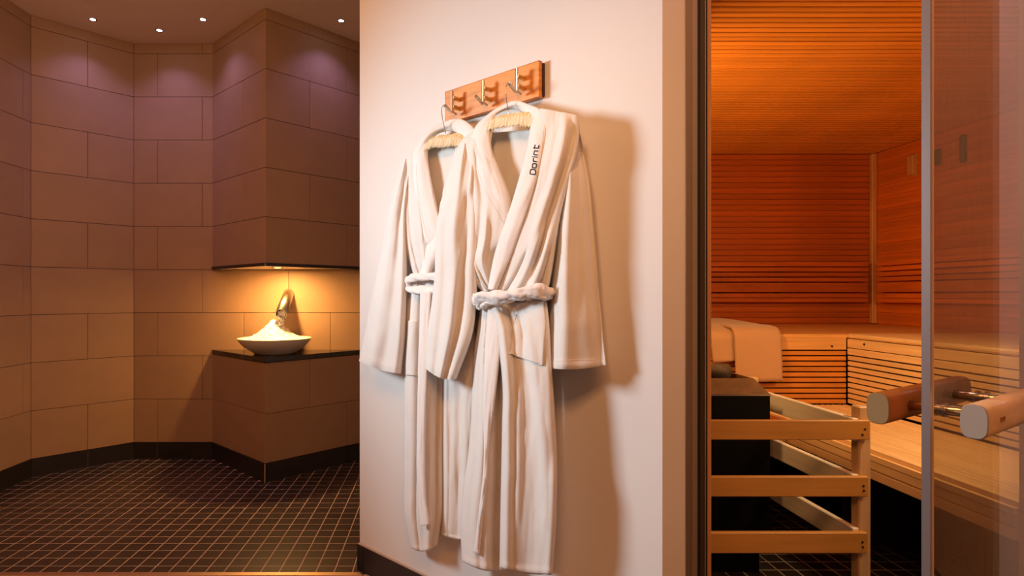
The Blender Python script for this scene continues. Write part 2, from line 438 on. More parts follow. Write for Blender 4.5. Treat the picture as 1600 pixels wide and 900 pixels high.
# front wall strip left of the sauna door
XJ = xat(1071, YF)
tag(obj('wall_front_jamb', box(W1.x, XJ, YF, YF+.10, 0, CEILZ), M['plaster']), 'narrow painted wall strip between robe wall and sauna door frame', kind='structure')
# door frame profile
fr = empty('door_2', (XJ+.03, YF, 0), 'slim dark metal sauna door frame upright', kind='structure')
def strip(nm, p0, p1, y0, y1, m): obj(nm, box(xat(p0, y0), xat(p1, y0), y0, y1, 0, 2.08, .0008), m, fr)
strip('frame_profile', 1071.3, 1081, YF-.003, YF+.05, M['alu'])
strip('frame_lip', 1081, 1090, YF+.004, YF+.05, M['alu2'])
strip('rubber_seal', 1089.8, 1094.5, YF+.012, YF+.05, M['seal'])
strip('frame_channel', 1094, 1101.5, YF+.010, YF+.06, M['olive'])
strip('bright_lip', 1101.5, 1103.2, YF+.008, YF+.06, M['alu2'])
strip('inner_seal', 1103, 1105.5, YF+.02, YF+.06, M['seal'])
strip('wooden_stop', 1105, 1111.5, YF+.05, YF+.10, M['wz'])
XH = .879+.8386*.86; YH = 1.08+.5446*.86
X2 = XH+.03
tag(obj('wall_lintel', box(XJ, X2, YF, YF+.10, 2.08, CEILZ), M['plaster']), kind='structure')
tag(obj('wall_front_right', box(X2, 1.99, YF, YF+.10, 0, CEILZ), M['plaster']), kind='structure')
tag(obj('wall_front_panel', box(1.99, 3.4, YF+.02, YF+.10, 0, CEILZ), M['panel']), kind='structure')
tag(obj('baseboard_front_right', box(X2, 1.99, YF-.01, YF, 0, .105), M['base']), kind='structure')
tag(obj('wall_corridor_right', box(3.3, 3.4, -1.6, YF, 0, CEILZ), M['panel']), kind='structure')
tag(obj('wall_corridor_rear', box(-2.7, 3.4, -1.6, -1.5, 0, CEILZ), M['plaster']), kind='structure')

# ================================================================== SAUNA
SB = 4.2; SXR = xat(1365.5, SB); SXL = .66; SC = zat(241, SB); SF = YF+.10
tag(obj('wall_sauna_left', box(SXL-.02, SXL, SF, SB, 0, SC+.1), M['void']), kind='structure')
fs = empty('floor_sauna', (1.9, 2.8, 0), 'dark small square tiles on the sauna floor beneath the benches', kind='structure')
obj('grout_bed', box(SXL, SXR, YF, SB, -.05, -.0008), M['fgrout'], fs)
cs = []
for j in range(36):
    for i in range(-10, 24):
        x = 1.394+PT*(i+.5); y = YF+PT*(j+.5)
        if SXL+.02 < x < SXR-.03 and y < SB-.04: cs.append((x, y))
def svis(x, y): return .47 < x/y < .85 and y > 2.2 and y < 3.0 and x < 2.3
cs.sort(key=lambda c: (not svis(*c), c[1]))
off = origin(fs)
for x, y in cs[:150]:
    o = bpy.data.objects.new('floor_tile', ft); COL.objects.link(o); o.parent = fs; o.location = Vector((x, y, 0))-off
stuff_tiles(cs[150:], fs)
def slat_mesh(lx, ly, lz, m, bev=.002):
    b = bmesh.new(); BX(b, -lx/2, lx/2, -ly/2, ly/2, -lz/2, lz/2, bev)
    me = bpy.data.meshes.new('slat'); b.to_mesh(me); b.free(); me.materials.append(m); return me
def slats(root, name, me, pts):
    off = origin(root)
    for p in pts:
        o = bpy.data.objects.new(name, me); COL.objects.link(o); o.parent = root; o.location = Vector(p)-off
# ceiling slats across the view
cr_ = empty('ceiling_sauna', ((SXL+SXR)/2, 2.9, SC), 'sauna ceiling of narrow orange-brown wooden slats', kind='structure')
obj('backing', box(SXL, SXR, SF, SB, SC+.016, SC+.05), M['void'], cr_)
cp = .0398
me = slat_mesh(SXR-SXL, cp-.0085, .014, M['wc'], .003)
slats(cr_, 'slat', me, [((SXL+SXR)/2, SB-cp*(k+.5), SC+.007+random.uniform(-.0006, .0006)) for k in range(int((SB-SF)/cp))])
# back wall
wr = empty('wall_sauna_back', ((SXL+SXR)/2, SB, 0), 'sauna back wall of horizontal reddish brown boards', kind='structure')
obj('backing', box(SXL, SXR, SB+.012, SB+.06, 0, SC+.05), M['void'], wr)
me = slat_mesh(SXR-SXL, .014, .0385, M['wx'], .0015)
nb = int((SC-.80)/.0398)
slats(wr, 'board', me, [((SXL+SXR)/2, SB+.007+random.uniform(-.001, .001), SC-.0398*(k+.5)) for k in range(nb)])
wr = empty('wall_sauna_right', (SXR, 2.9, 0), 'sauna right wall of horizontal orange-brown boards', kind='structure')
obj('backing', box(SXR+.012, SXR+.06, SF, SB, 0, SC+.05), M['void'], wr)
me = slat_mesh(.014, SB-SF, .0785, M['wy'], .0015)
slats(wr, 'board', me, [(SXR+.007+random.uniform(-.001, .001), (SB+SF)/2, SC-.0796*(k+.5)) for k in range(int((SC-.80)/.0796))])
tag(obj('trim_4', box(SXR-.036, SXR-.004, SB-.036, SB-.004, .94, SC-.004, .003), M['wz']), 'upright square wooden corner batten where the sauna walls meet', kind='structure')
wf = struct('wall_sauna_front', box(SXL, XJ, SF, SF+.02, 0, SC), M['wz'])
struct('wall_sauna_front_right', box(X2, SXR, SF, SF+.02, 0, SC), M['wz'])

# backrests
def backrest(rows, mk, root, sup):
    for a, b_ in rows: obj('slat', mk(a, b_), sup, root)
Yb = 4.12
rows_px = [(409.7, 416.2), (417.8, 424.2), (426, 432.2), (433.8, 440), (441.8, 456.3), (458.6, 465.1), (465.9, 472)]
zrows = [(zat(b_, Yb), zat(a, Yb)) for a, b_ in rows_px]
XB1 = xat(1357, Yb)
r_ = empty('backrest', ((SXL+XB1)/2, Yb, zrows[-1][0]), 'long slatted wooden backrest on the sauna back wall', 'backrest')
for z0, z1 in zrows: obj('slat', box(SXL, XB1, Yb, Yb+.018, z0, z1, .0015), M['wx'], r_)
for x in (1.1, 1.95, 2.35): obj('bracket', box(x, x+.03, Yb+.018, SB-.002, zrows[-1][0]+.004, zrows[0][1]-.004), M['void'], r_)
XRb = SXR-.075
r_ = empty('backrest', (XRb, 3.0, zrows[-1][0]), 'slatted wooden backrest on the sauna right wall, partly seen through the glass door', 'backrest')
for z0, z1 in zrows: obj('slat', box(XRb, XRb+.018, SF+.03, SB-.13, z0, z1, .0015), M['wy'], r_)
for y in (2.0, 2.9, 3.7): obj('bracket', box(XRb+.018, SXR-.002, y, y+.03, zrows[-1][0]+.004, zrows[0][1]-.004), M['void'], r_)

# benches
UZ = .930; LZ = .551; YU = 3.2; XU = xat(1323, YU); XLw = 1.628; YLw = 2.80
def nose(p, q, z, r=.014):    # rounded front nosing
    return tube([p, q], r, 12)
# upper back bench
r_ = empty('bench', ((SXL+SXR)/2, YU, LZ), 'long upper sauna bench along the back wall with the towel on it', 'bench')
n_ = 14; ww = (SB-.02-YU)/n_
for k in range(n_): obj('seat_slat', box(SXL, (XU if k < 0 else SXR-.01), YU+ww*k+(0 if k == 0 else .002), YU+ww*(k+1)-.002, UZ-.022, UZ, .003), M['bx'], r_)
z1 = zat(525, YU); z2 = zat(546.5, YU)
obj('fascia', box(SXL, XU, YU+.002, YU+.022, z2, z1-.001, .0015), M['bx'], r_)
zz = z2-.0075; k = 0; pitch = .0290
while zz-.0215 > LZ:
    obj('slat', box(SXL, XU, YU+.004, YU+.022, zz-.0215, zz, .0015), M['wc'], r_); zz -= pitch; k += 1
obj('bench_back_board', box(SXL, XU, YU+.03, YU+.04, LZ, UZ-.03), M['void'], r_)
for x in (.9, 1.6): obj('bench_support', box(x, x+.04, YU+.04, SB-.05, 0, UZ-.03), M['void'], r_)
# knot-like screw on fascia
p = at(1300, 541, YU); obj('screw', tube([(p.x, YU-.001, p.z), (p.x, YU+.004, p.z)], .006, 8), M['void'], r_)
# upper right bench
r_ = empty('bench', (XU, 2.5, LZ), 'upper sauna bench along the right wall, nearer the glass door', 'bench')
n_ = 12; ww = (SXR-.02-XU)/n_
for k in range(n_):
    obj('seat_slat', box(XU+ww*k+(0 if k == 0 else .002), XU+ww*(k+1)-.002, SF+.03, YU-.001, UZ-.022, UZ+.003, .008 if k == 0 else .003), M['by'], r_)
ztop = UZ-.024
obj('fascia', box(XU+.002, XU+.022, SF+.03, YU-.001, ztop-.048, ztop-.0015, .0015), M['by'], r_)
zf2 = zat(554.5, YU)+.003
obj('fascia', box(XU+.002, XU+.022, SF+.03, YU-.001, zf2, ztop-.052, .0015), M['by'], r_)
zz = zf2-.0075
while zz-.0215 > LZ:
    obj('slat', box(XU+.004, XU+.022, SF+.03, YU-.001, zz-.0215, zz, .0015), M['by'], r_); zz -= pitch
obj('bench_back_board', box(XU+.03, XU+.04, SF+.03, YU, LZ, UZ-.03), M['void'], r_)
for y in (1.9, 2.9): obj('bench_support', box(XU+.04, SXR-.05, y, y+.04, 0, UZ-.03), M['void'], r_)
obj('screw', tube([(XU+.001, 3.07, .885), (XU+.004, 3.07, .885)], .007, 8), M['void'], r_)
# lower right bench
r_ = empty('bench', (XLw, 2.5, .44), 'pale lower slatted sauna bench running toward the glass door', 'bench')
n_ = 17; x0 = XLw+.045; ww = (XU-x0)/n_
for k in range(n_): obj('seat_slat', box(x0+ww*k+.003, x0+ww*(k+1)-.003, SF+.03, YU-.001, LZ-.022, LZ, .003), M['by'], r_)
b = box(XLw-.004, XLw+.044, SF+.03, YU-.001, LZ-.036, LZ+.001)
es = [e for e in b.edges if all(v.co.z > LZ-.001 and v.co.x < XLw+.01 for v in e.verts)]
bmesh.ops.bevel(b, geom=es, offset=.016, segments=4, affect='EDGES')
obj('nosing', b, M['by'], r_)
obj('fascia', box(XLw, XLw+.02, SF+.03, YU-.001, LZ-.0705, LZ-.0390, .0015), M['by'], r_)
obj('fascia', box(XLw, XLw+.02, SF+.03, YU-.001, LZ-.108, LZ-.0745, .0015), M['by'], r_)
obj('support_rail', box(XLw+.06, XU+.02, SF+.03, YU, LZ-.05, LZ-.024), M['void'], r_)
obj('fascia_backing', box(XLw+.021, XLw+.03, SF+.03, YU-.002, LZ-.105, LZ-.037), M['void'], r_)
for y in (1.85, 2.75): obj('bench_support', box(XLw+.25, XU, y, y+.04, 0, LZ-.05), M['void'], r_)
# lower back bench
r_ = empty('bench', (1.15, YLw, .44), 'lower sauna bench behind the black heater', 'bench')
n_ = 10; ww = (YU-YLw)/n_
for k in range(n_): obj('seat_slat', box(SXL, XLw-.006, YLw+ww*k+.003, YLw+ww*(k+1)-.003, LZ-.022, LZ, .003), M['wx'], r_)
obj('fascia', box(SXL, XLw-.006, YLw, YLw+.02, LZ-.108, LZ-.024, .0015), M['bx'], r_)
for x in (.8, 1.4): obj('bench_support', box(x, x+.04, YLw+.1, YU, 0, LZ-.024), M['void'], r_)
obj('support_rail', box(SXL, XLw-.01, YLw+.02, YU, LZ-.05, LZ-.024), M['void'], r_)

# vent block and reflection slots on the sauna right wall
def wallfit(name, px0, px1, py0, py1, th, m, label, cat, parts=None):
    Yn = SXR*F/(px1-CX); Yf_ = SXR*F/(px0-CX); ym = (Yn+Yf_)/2
    e = empty(name, (SXR, ym, zat(py1, ym)), label, cat)
    obj('body', box(SXR-th, SXR-.001, Yn, Yf_, zat(py1, ym), zat(py0, ym), .004), m, e)
    obj('back_plate', box(SXR-.006, SXR-.0005, Yn-.008, Yf_+.008, zat(py1, ym)-.01, zat(py0, ym)+.01, .002), m, e)
wallfit('wall_block', 1424, 1432.5, 243, 273, .03, M['wz'], 'small upright wooden vent block high on the sauna right wall', 'vent')
wallfit('reflection_slot', 1464, 1470, 235, 256, .02, M['olive'], 'shorter dark slim slot high on wall standing in for a reflection in the glass door', 'reflection')  # dark slots modelled in place of reflections in the door glass
wallfit('reflection_slot', 1503, 1510, 213, 251, .02, M['olive'], 'taller dark slim slot high on wall standing in for a reflection in the glass door', 'reflection')

# heater
HX0, HX1, HY0, HY1 = .80, xat(1202, 2.44), 2.43, 2.76
HZ = zat(617, 2.43)
r_ = empty('sauna_heater', ((HX0+HX1)/2, (HY0+HY1)/2, 0), 'black floor standing sauna heater with brown metal collar behind the wooden guard', 'heater')
obj('body', box(HX0, HX1, HY0, HY1, .13, HZ, .004), M['blackmetal'], r_)
obj('plinth', box(HX0+.03, HX1-.035, HY0+.02, HY1-.03, 0, .13, .002), M['blackmetal'], r_)
ct = zat(590, 2.5); i_ = .045
b = bmesh.new()
lo1 = [b.verts.new((x, y, HZ+.001)) for x, y in ((HX0, HY0), (HX1, HY0), (HX1, HY1), (HX0, HY1))]
hi1 = [b.verts.new((x, y, ct)) for x, y in ((HX0+i_, HY0+i_), (HX1-i_, HY0+i_), (HX1-i_, HY1-i_), (HX0+i_, HY1-i_))]
hi2 = [b.verts.new((x, y, ct)) for x, y in ((HX0+i_+.01, HY0+i_+.01), (HX1-i_-.01, HY0+i_+.01), (HX1-i_-.01, HY1-i_-.01), (HX0+i_+.01, HY1-i_-.01))]
lo2 = [b.verts.new((v.co.x, v.co.y, HZ+.002)) for v in hi2]
for A, B in ((lo1, hi1), (hi1, hi2), (hi2, lo2)):
    for k in range(4): b.faces.new((A[k], A[(k+1) % 4], B[(k+1) % 4], B[k]))
b.faces.new(lo2[::-1])
obj('collar', b, M['collar'], r_)
obj('collar_rim', box(HX0-.002, HX1+.002, HY0-.002, HY0+.006, HZ-.004, HZ+.004), M['steel'], r_)
obj('rear_bracket', box(HX1-.15, HX1-.10, HY1, HY1+.02, .3, .6), M['blackmetal'], r_)
def stone(c, r, sq, label):
    b = bmesh.new(); bmesh.ops.create_icosphere(b, subdivisions=3, radius=r)
    s0 = Vector((c.x*31, c.y*17, c.z*7))
    for v in b.verts:
        v.co *= 1+.28*noise.noise(v.co/r*.9+s0)
        v.co = Vector((v.co.x*1.25, v.co.y, v.co.z*sq))+c
    tag(obj('heater_stone', b, M['stone'], smooth=True), label, 'stone')
stone(Vector((xat(1122, 2.6), 2.60, ct+.012)), .052, .7, 'brown rough sauna stone showing above the heater collar, below the towel')
obj('stone_tray', box(HX0+.06, HX1-.06, HY0+.06, HY1-.06, HZ, ct-.022), M['blackmetal'], r_)

# heater guard
r_ = empty('heater_guard', (1.1, 2.0, 0), 'pale wooden rail fence guarding the black heater', 'guard rail')
GX0, GX1 = xat(1339, 2.03), xat(1358, 2.03); GY = 2.02
PTOP = zat(634, 2.04)
obj('post', box(GX0, GX1, GY, GY+.042, 0, PTOP, .004), M['rz'], r_)
obj('post', box(GX0, GX1, 2.735, 2.777, 0, PTOP, .004), M['rz'], r_)
for j, ((a, b_), px1) in enumerate(zip(((657, 687.5), (745, 776.5), (832.5, 865)), (1360, 1357.5, 1356))):
    fr_ = obj('front_rail', box(SXL+.01, xat(px1, 2.0), 2.0, 2.019, zat(b_, 2.0), zat(a, 2.0), .0025), M['rx'], r_)
    for (sx, sy) in ((px1-8.5, (a+b_)/2-1.5), (px1-12.5, (a+b_)/2+7) if j == 0 else (px1-8, (a+b_)/2+6)):
        p = at(sx, sy, 2.0); obj('screw', tube([(p.x, 1.9985, p.z), (p.x, 2.006, p.z)], .0038, 8), M['seal'], fr_)
for zt in (.722, .532, .350):
    obj('side_rail', box(GX0-.022, GX0-.0005, GY-.0005, 2.777, zt-.075, zt, .0025), M['ry'], r_)

# towel on the upper back bench
def sheet(rows, th, bm=None):
    """grid of 3D points -> solid sheet with thickness th (offset along normals)"""
    bm = bm or bmesh.new()
    g = [[bm.verts.new(p) for p in r] for r in rows]
    for i in range(len(g)-1):
        for k in range(len(g[0])-1): bm.faces.new((g[i][k], g[i][k+1], g[i+1][k+1], g[i+1][k]))
    bmesh.ops.recalc_face_normals(bm, faces=bm.faces[:])
    if th: bmesh.ops.solidify(bm, geom=bm.faces[:], thickness=th)
    return bm
tw = empty('towel', (1.62, YU+.1, UZ+.004), 'folded white towel draped over the edge of upper back bench', 'towel')
def drape(x0, x1, prof, th, seed, wave=.006, skew=0):
    rows = []
    n = 40
    for i in range(n+1):
        y, z = cr(prof, i/n); row = []
        for k in range(21):
            u = k/20; q = noise.noise(Vector((u*2.2, i*.07, seed)))
            row.append((x0+(x1-x0)*u+skew*i/n+.003*q, y+wave*q*.8*(1 if i > n*.5 else .2), z+wave*abs(q)*(1 if i < n*.6 else .2)-(.012*(1-u) if i == n else 0)))
        rows.append(row)
    return sheet(rows, th)
zt = UZ+.036
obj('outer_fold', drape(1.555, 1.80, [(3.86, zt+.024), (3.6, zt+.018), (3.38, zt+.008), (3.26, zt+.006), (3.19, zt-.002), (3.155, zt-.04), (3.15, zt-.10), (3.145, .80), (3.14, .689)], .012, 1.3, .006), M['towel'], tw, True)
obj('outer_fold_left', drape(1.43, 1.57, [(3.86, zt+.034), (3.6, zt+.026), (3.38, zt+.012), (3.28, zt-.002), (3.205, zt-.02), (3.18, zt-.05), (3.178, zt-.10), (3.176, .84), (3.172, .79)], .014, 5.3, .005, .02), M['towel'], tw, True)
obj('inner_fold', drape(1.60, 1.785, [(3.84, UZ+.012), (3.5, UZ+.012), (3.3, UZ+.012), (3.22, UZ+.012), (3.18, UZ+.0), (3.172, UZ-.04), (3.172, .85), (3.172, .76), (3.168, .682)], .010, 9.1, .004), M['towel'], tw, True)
tw.location.z = UZ+.004

# ================================================================== SAUNA GLASS DOOR
D0 = Vector((.879, 1.08)); DU = Vector((.8386, .5446)); DN = Vector((.5446, -.8386))   # DN points to the viewer side
dr = empty('door_1', (D0.x, D0.y, 0), 'open frameless glass sauna door with horizontal wooden handle', kind='structure')
obj('glass_pane', obox(D0+DU*.008, D0+DU*.855, DN, -.004, .004, .012, 2.05), M['glass'], dr)
obj('edge_profile', obox(D0-DU*.001, D0+DU*.006, DN, -.005, .005, .012, 2.05, .0015), M['edge'], dr)
obj('seal_lip', obox(D0+DU*.006, D0+DU*.0105, DN, .0042, .0075, .012, 2.05, .0008), M['edge2'], dr)
for z in (.25, 1.8): obj('hinge', obox(D0+DU*.80, D0+DU*.875, DN, -.02, .02, z, z+.09, .004), M['steel2'], dr)
HZc = .928
def bar(s0, s1, noff, m, mc, name):
    def ring(bm, s, k=1.0):
        vs = []
        for q in range(32):
            a = 2*PI*q/32; e = 3.2
            cx_ = math.copysign(abs(math.cos(a))**(2/e), math.cos(a))*.0185*k; cz = math.copysign(abs(math.sin(a))**(2/e), math.sin(a))*.029*k
            p = D0+DU*s+DN*(noff+cx_); vs.append(bm.verts.new((p.x, p.y, HZc+cz)))
        return vs
    bm = bmesh.new(); a = ring(bm, s0); c = ring(bm, s1)
    for q in range(32): bm.faces.new((a[q], a[(q+1) % 32], c[(q+1) % 32], c[q]))
    bm.faces.new(a); bm.faces.new(c)
    h = obj(name, bm, m, dr)
    for p in h.data.polygons:
        if len(p.vertices) == 4: p.use_smooth = True
    for se, sg in ((s0, -1), (s1, 1)):
        bm = bmesh.new(); rr = [ring(bm, se), ring(bm, se+sg*.003), ring(bm, se+sg*.0045, .95)]
        for A, B in zip(rr[:-1], rr[1:]):
            for q in range(32): bm.faces.new((A[q], A[(q+1) % 32], B[(q+1) % 32], B[q]))
        bm.faces.new(rr[0]); bm.faces.new(rr[-1])
        obj('end_cap', bm, mc, h)
    return h
ho = bar(-.022, .402, .074, M['hw'], M['cap'], 'outer_handle')
hi = bar(-.022, .402, -.066, M['hw2'], M['cap2'], 'inner_handle')
# small inlaid badge on the outer handle
pz = D0+DU*.0+DN*(.0925)
obj('badge', obox(D0+DU*.035, D0+DU*.058, DN, .0915, .0930, HZc-.0035, HZc+.0035, .0006), M['hw2'], ho)
for s in (.066, .299):
    p = D0+DU*s
    a = p+DN*.058; c = p-DN*.052
    obj('handle_stem', tube([(a.x, a.y, HZc), (c.x, c.y, HZc)], .0095, 20), M['brass'], dr, True)
    a = p+DN*.0045; c = p+DN*.0105
    obj('stem_collar', tube([(a.x, a.y, HZc), (c.x, c.y, HZc)], .0135, 24), M['steel2'], dr)
    a = p-DN*.0045; c = p-DN*.0105
    obj('stem_collar', tube([(a.x, a.y, HZc), (c.x, c.y, HZc)], .0135, 24), M['steel2'], dr)

# ================================================================== ICE BOWL AND SPOUT
BC = Vector((xat(429, 3.88), 3.885, ZS))
RB = .236
prof = [(.0001, .004), (.118, .004), (.124, .0), (.130, .002), (.136, .008), (.172, .030), (.207, .058), (.226, .080), (RB, .0985), (RB+.001, .1005), (RB-.004, .101), (.216, .080), (.16, .045), (.10, .022), (.0001, .012)]
bw = obj('ice_bowl', lathe([(r, z+.0005) for r, z in prof], BC, 64), M['cer'], smooth=True)
tag(bw, 'wide shallow white ceramic bowl heaped with ice on black stone shelf', 'bowl')
b = bmesh.new()
NR, NS = 26, 56
top = b.verts.new((BC.x, BC.y+.01, BC.z+.205)); prev = None
def hprof(r):  # heap height against radius
    return .088+.132*math.exp(-(r/.105)**1.5)
for i in range(1, NR+1):
    r = .205*i/NR; ring = []
    for k in range(NS):
        a = 2*PI*k/NS; x = r*math.cos(a); y = r*math.sin(a)
        q = noise.noise(Vector((x*42, y*42, 1)))*.012+noise.noise(Vector((x*95, y*95, 5)))*.012
        ring.append(b.verts.new((BC.x+x, BC.y+.0+y, max(BC.z+hprof(r)+q*(1.15-r/.21), BC.z+.05))))
    for k in range(NS):
        if prev is None: b.faces.new((top, ring[k], ring[(k+1) % NS]))
        else: b.faces.new((prev[k], ring[k], ring[(k+1) % NS], prev[(k+1) % NS]))
    prev = ring
cb = b.verts.new((BC.x, BC.y, BC.z+.03)); last = [b.verts.new((BC.x+.14*math.cos(2*PI*k/NS), BC.y+.13*math.sin(2*PI*k/NS), BC.z+.047)) for k in range(NS)]
for k in range(NS):
    b.faces.new((prev[k], last[k], last[(k+1) % NS], prev[(k+1) % NS])); b.faces.new((last[k], cb, last[(k+1) % NS]))
tag(obj('crushed_ice', b, M['ice']), 'heap of crushed white ice piled in the ceramic bowl', 'ice', kind='stuff')
# loose chips
sp0 = Vector((xat(451, YC), YC-.001, zat(459, YC))); sp1 = Vector((xat(439, 3.86), 3.86, zat(491, 3.86)))
sp = empty('ice_spout', sp0, 'slanting brushed steel ice spout tube above the bowl', 'spout')
dv = (sp1-sp0).normalized()
R1_ = .037
b = tube([sp0, sp1], R1_, 40, cap=False); 
b2 = tube([sp0, sp1], R1_-.004, 40, cap=False, bm=b)
# rim
b.verts.ensure_lookup_table()
n4 = len(b.verts)//4
v = b.verts
for k in range(40): b.faces.new((v[40+k], v[40+(k+1) % 40], v[120+(k+1) % 40], v[120+k]))
obj('pipe', b, M['steel'], sp, True)
b = bmesh.new()
for k in range(40):
    c = sp1-dv*random.uniform(.0, .03)+Vector((random.uniform(-.02, .02), 0, random.uniform(-.028, .012)))
    bmesh.ops.create_icosphere(b, subdivisions=1, radius=random.uniform(.006, .011), matrix=Matrix.Translation(c))
for k in range(46):
    f = k/46; c = sp1+Vector((random.uniform(-.016, .016), random.uniform(-.016, .01), -.025-.045*f))
    bmesh.ops.create_icosphere(b, subdivisions=1, radius=random.uniform(.006, .011), matrix=Matrix.Translation(c))
tag(obj('falling_ice', b, M['ice']), 'crushed ice spilling from the mouth of the steel spout', 'ice', kind='stuff')

# ================================================================== COAT RACK
K0 = W0.dot(NN)
def PW(px, py, d):   # point seen at a pixel, at distance d in front of the robe wall
    a = (px-CX)/F; Y = (d+K0)/(a*NN.x+NN.y)
    return Vector((a*Y, Y, CH+(CY-py)/F*Y))
N3 = Vector((NN.x, NN.y, 0)); U3 = Vector((U.x, U.y, 0))
def onwall(v): return (Vector((v.x, v.y))-W0).dot(U)
dR = .026
a0 = PW(696, 144, dR); a1 = PW(842, 94, dR); s0 = onwall(a0); s1 = onwall(a1)
rz1 = (a0.z+a1.z)/2; rz0 = PW(696, 190.5, dR).z; rz0 = (rz0+PW(842, 153.5, dR).z)/2
rk = empty('coat_rack', (*(W0+U*(s0+s1)/2), rz0), 'orange pine coat rack board with three steel hooks on the white wall', 'coat rack')
obj('board', obox(W0+U*s0, W0+U*s1, NN, .010, dR, rz0, rz1, .0012), M['rack'], rk)
obj('backing_strip', obox(W0+U*(s0+.008), W0+U*(s1+.004), NN, .0, .0098, rz0+.006, rz1-.004), M['rackback'], rk)
hk = []
for (px, yt, yb) in ((706.5, 142.5, 176), (755, 126.5, 162), (807.5, 107.5, 144.5)):
    dr_ = .060
    t0 = PW(px, yt, dr_); t1 = PW(px, yb, dr_); t1 = Vector((t0.x, t0.y, t1.z))
    h = obj('hook', tube([t0, t1], .0058, 14), M['steel'], rk, False)
    for f in (.30, .72):
        z = t0.z+(t1.z-t0.z)*f
        c0 = Vector((t0.x, t0.y, z)); c1 = c0-N3*(dr_-dR)
        obj('standoff', tube([c0, c1], .0078, 12), M['steel'], h)
    tip = t1+N3*.036+Vector((0, 0, .016))
    obj('prong', tube([t1+Vector((0, 0, .003)), t1+N3*.004, tip], .0052, 14), M['steel'], h)
    obj('small_peg', tube([t1+Vector((0, 0, .004)), t1-N3*.020+Vector((0, 0, -.001))], .0035, 10), M['steel'], h)
    hk.append(tip)

# ================================================================== ROBES
def hermite(a, b, t):
    t = max(0, min(1, (t-a)/(b-a))); return t*t*(3-2*t)
def foldsum(folds, u, v):
    s = 0
    for f in folds:
        u0, u1, wd, amp = f[:4]; v0, v1 = f[4:6] if len(f) > 4 else (-1, 2)
        sw = hermite(v0-.001, v0+.12, v)*(1-hermite(v1-.12, v1+.001, v)) if len(f) > 4 else 1
        c = u0+(u1-u0)*v
        s += amp*math.exp(-((u-c)/wd)**2)*sw
    return s*1.12
def panel(st, d0, bulge, folds=(), nu=60, nv=110, th=.005, seed=0, nz=.004, pw=.5, hem=0, sag=0):
    """st: list of (Lx,Ly,Rx,Ry); d0/bulge: floats, lists over v, or funcs"""
    def val(q, v):
        if callable(q): return q(v)
        if isinstance(q, (list, tuple)): return cr([(x,) for x in q], v)[0]
        return q
    rows = []
    for i in range(nv+1):
        v = i/nv; lx, ly, rx, ry = cr(st, v); row = []
        for k in range(nu+1):
            u = k/nu
            bul = val(bulge, v)*max(0, math.sin(PI*u))**pw
            q = nz*(noise.noise(Vector((u*3.5, v*5, seed)))+.5*noise.noise(Vector((u*9, v*12, seed+3))))
            dd = val(d0, v)+bul+foldsum(folds, u, v)+q*min(1, 6*u, 6*(1-u))
            if hem and v > .972: dd += hem*math.sin((v-.972)/.028*PI)
            px = lx+(rx-lx)*u; py = ly+(ry-ly)*u+sag*math.sin(PI*u)*v**6
            row.append(PW(px, py, max(.006, dd)))
        rows.append(row)
    return sheet(rows, th)
def sleeve(st, d0, rf, rb, folds=(), nv=90, seg=56, seed=0, sag=0, hem=.003):
    def val(q, v):
        if isinstance(q, (list, tuple)): return cr([(x,) for x in q], v)[0]
        return q
    rows = []
    for i in range(nv+1):
        v = i/nv; lx, ly, rx, ry = cr(st, v); row = []
        for k in range(seg):
            a = 2*PI*k/seg; u = .5-.5*math.cos(a); sn = math.sin(a)
            px = lx+(rx-lx)*u; py = ly+(ry-ly)*u
            if sn >= 0:
                dd = val(d0, v)+val(rf, v)*sn**.8+foldsum(folds, u, v)*min(1, sn*2)+.005*noise.noise(Vector((u*3, v*6, seed)))*sn
                py += sag*math.sin(PI*u)*v**8
                if v > .95: dd += hem*max(0, math.sin((v-.95)/.05*PI))*sn
            else:
                dd = val(d0, v)+val(rb, v)*sn; py += (sag*.3-2)*math.sin(PI*u)*v**8
            row.append(PW(px, py, max(.006, dd)))
        row.append(row[0]); rows.append(row)
    bm = bmesh.new()
    g = [[bm.verts.new(p) for p in r[:-1]] for r in rows]
    for i in range(nv):
        for k in range(seg): bm.faces.new((g[i][k], g[i][(k+1) % seg], g[i+1][(k+1) % seg], g[i+1][k]))
    bm.faces.new(g[0])
    return bm
def bvh_of(objs):
    vs, fs = [], []
    for o in objs:
        mw = origin(o); b0 = len(vs)
        vs += [v.co+mw for v in o.data.vertices]; fs += [[b0+i for i in p.vertices] for p in o.data.polygons]
    return BVHTree.FromPolygons(vs, fs)
CAMP = Vector((0, 0, CH))
def cast(bvh, px, py, lift=.001):
    d = Vector(((px-CX)/F, 1, (CY-py)/F)).normalized()
    h = bvh.ray_cast(CAMP, d)
    if h[0] is None: return None
    return h[0]-d*lift
def stitch(bvh, pts, r=.0007, n=40, lift=.0002):
    P = []
    for k in range(n+1):
        c = cr(pts, k/n); h = cast(bvh, c[0], c[1], lift)
        if h is not None: P.append(h)
    return tube(P, r, 6) if len(P) > 3 else None
def patch(bvh, quad, nu=24, nv=30, lift=.004, th=.003, puff=.004):
    """quad: stations (Lx,Ly,Rx,Ry) laid over the cloth below"""
    rows = []
    for i in range(nv+1):
        lx, ly, rx, ry = cr(quad, i/nv); row = []
        for k in range(nu+1):
            u = k/nu; px = lx+(rx-lx)*u; py = ly+(ry-ly)*u
            h = cast(bvh, px, py, lift+puff*math.sin(PI*u)*(1-.6*i/nv))
            if h is None: h = row[-1] if row else PW(px, py, .1)
            row.append(h)
        rows.append(row)
    return sheet(rows, th)

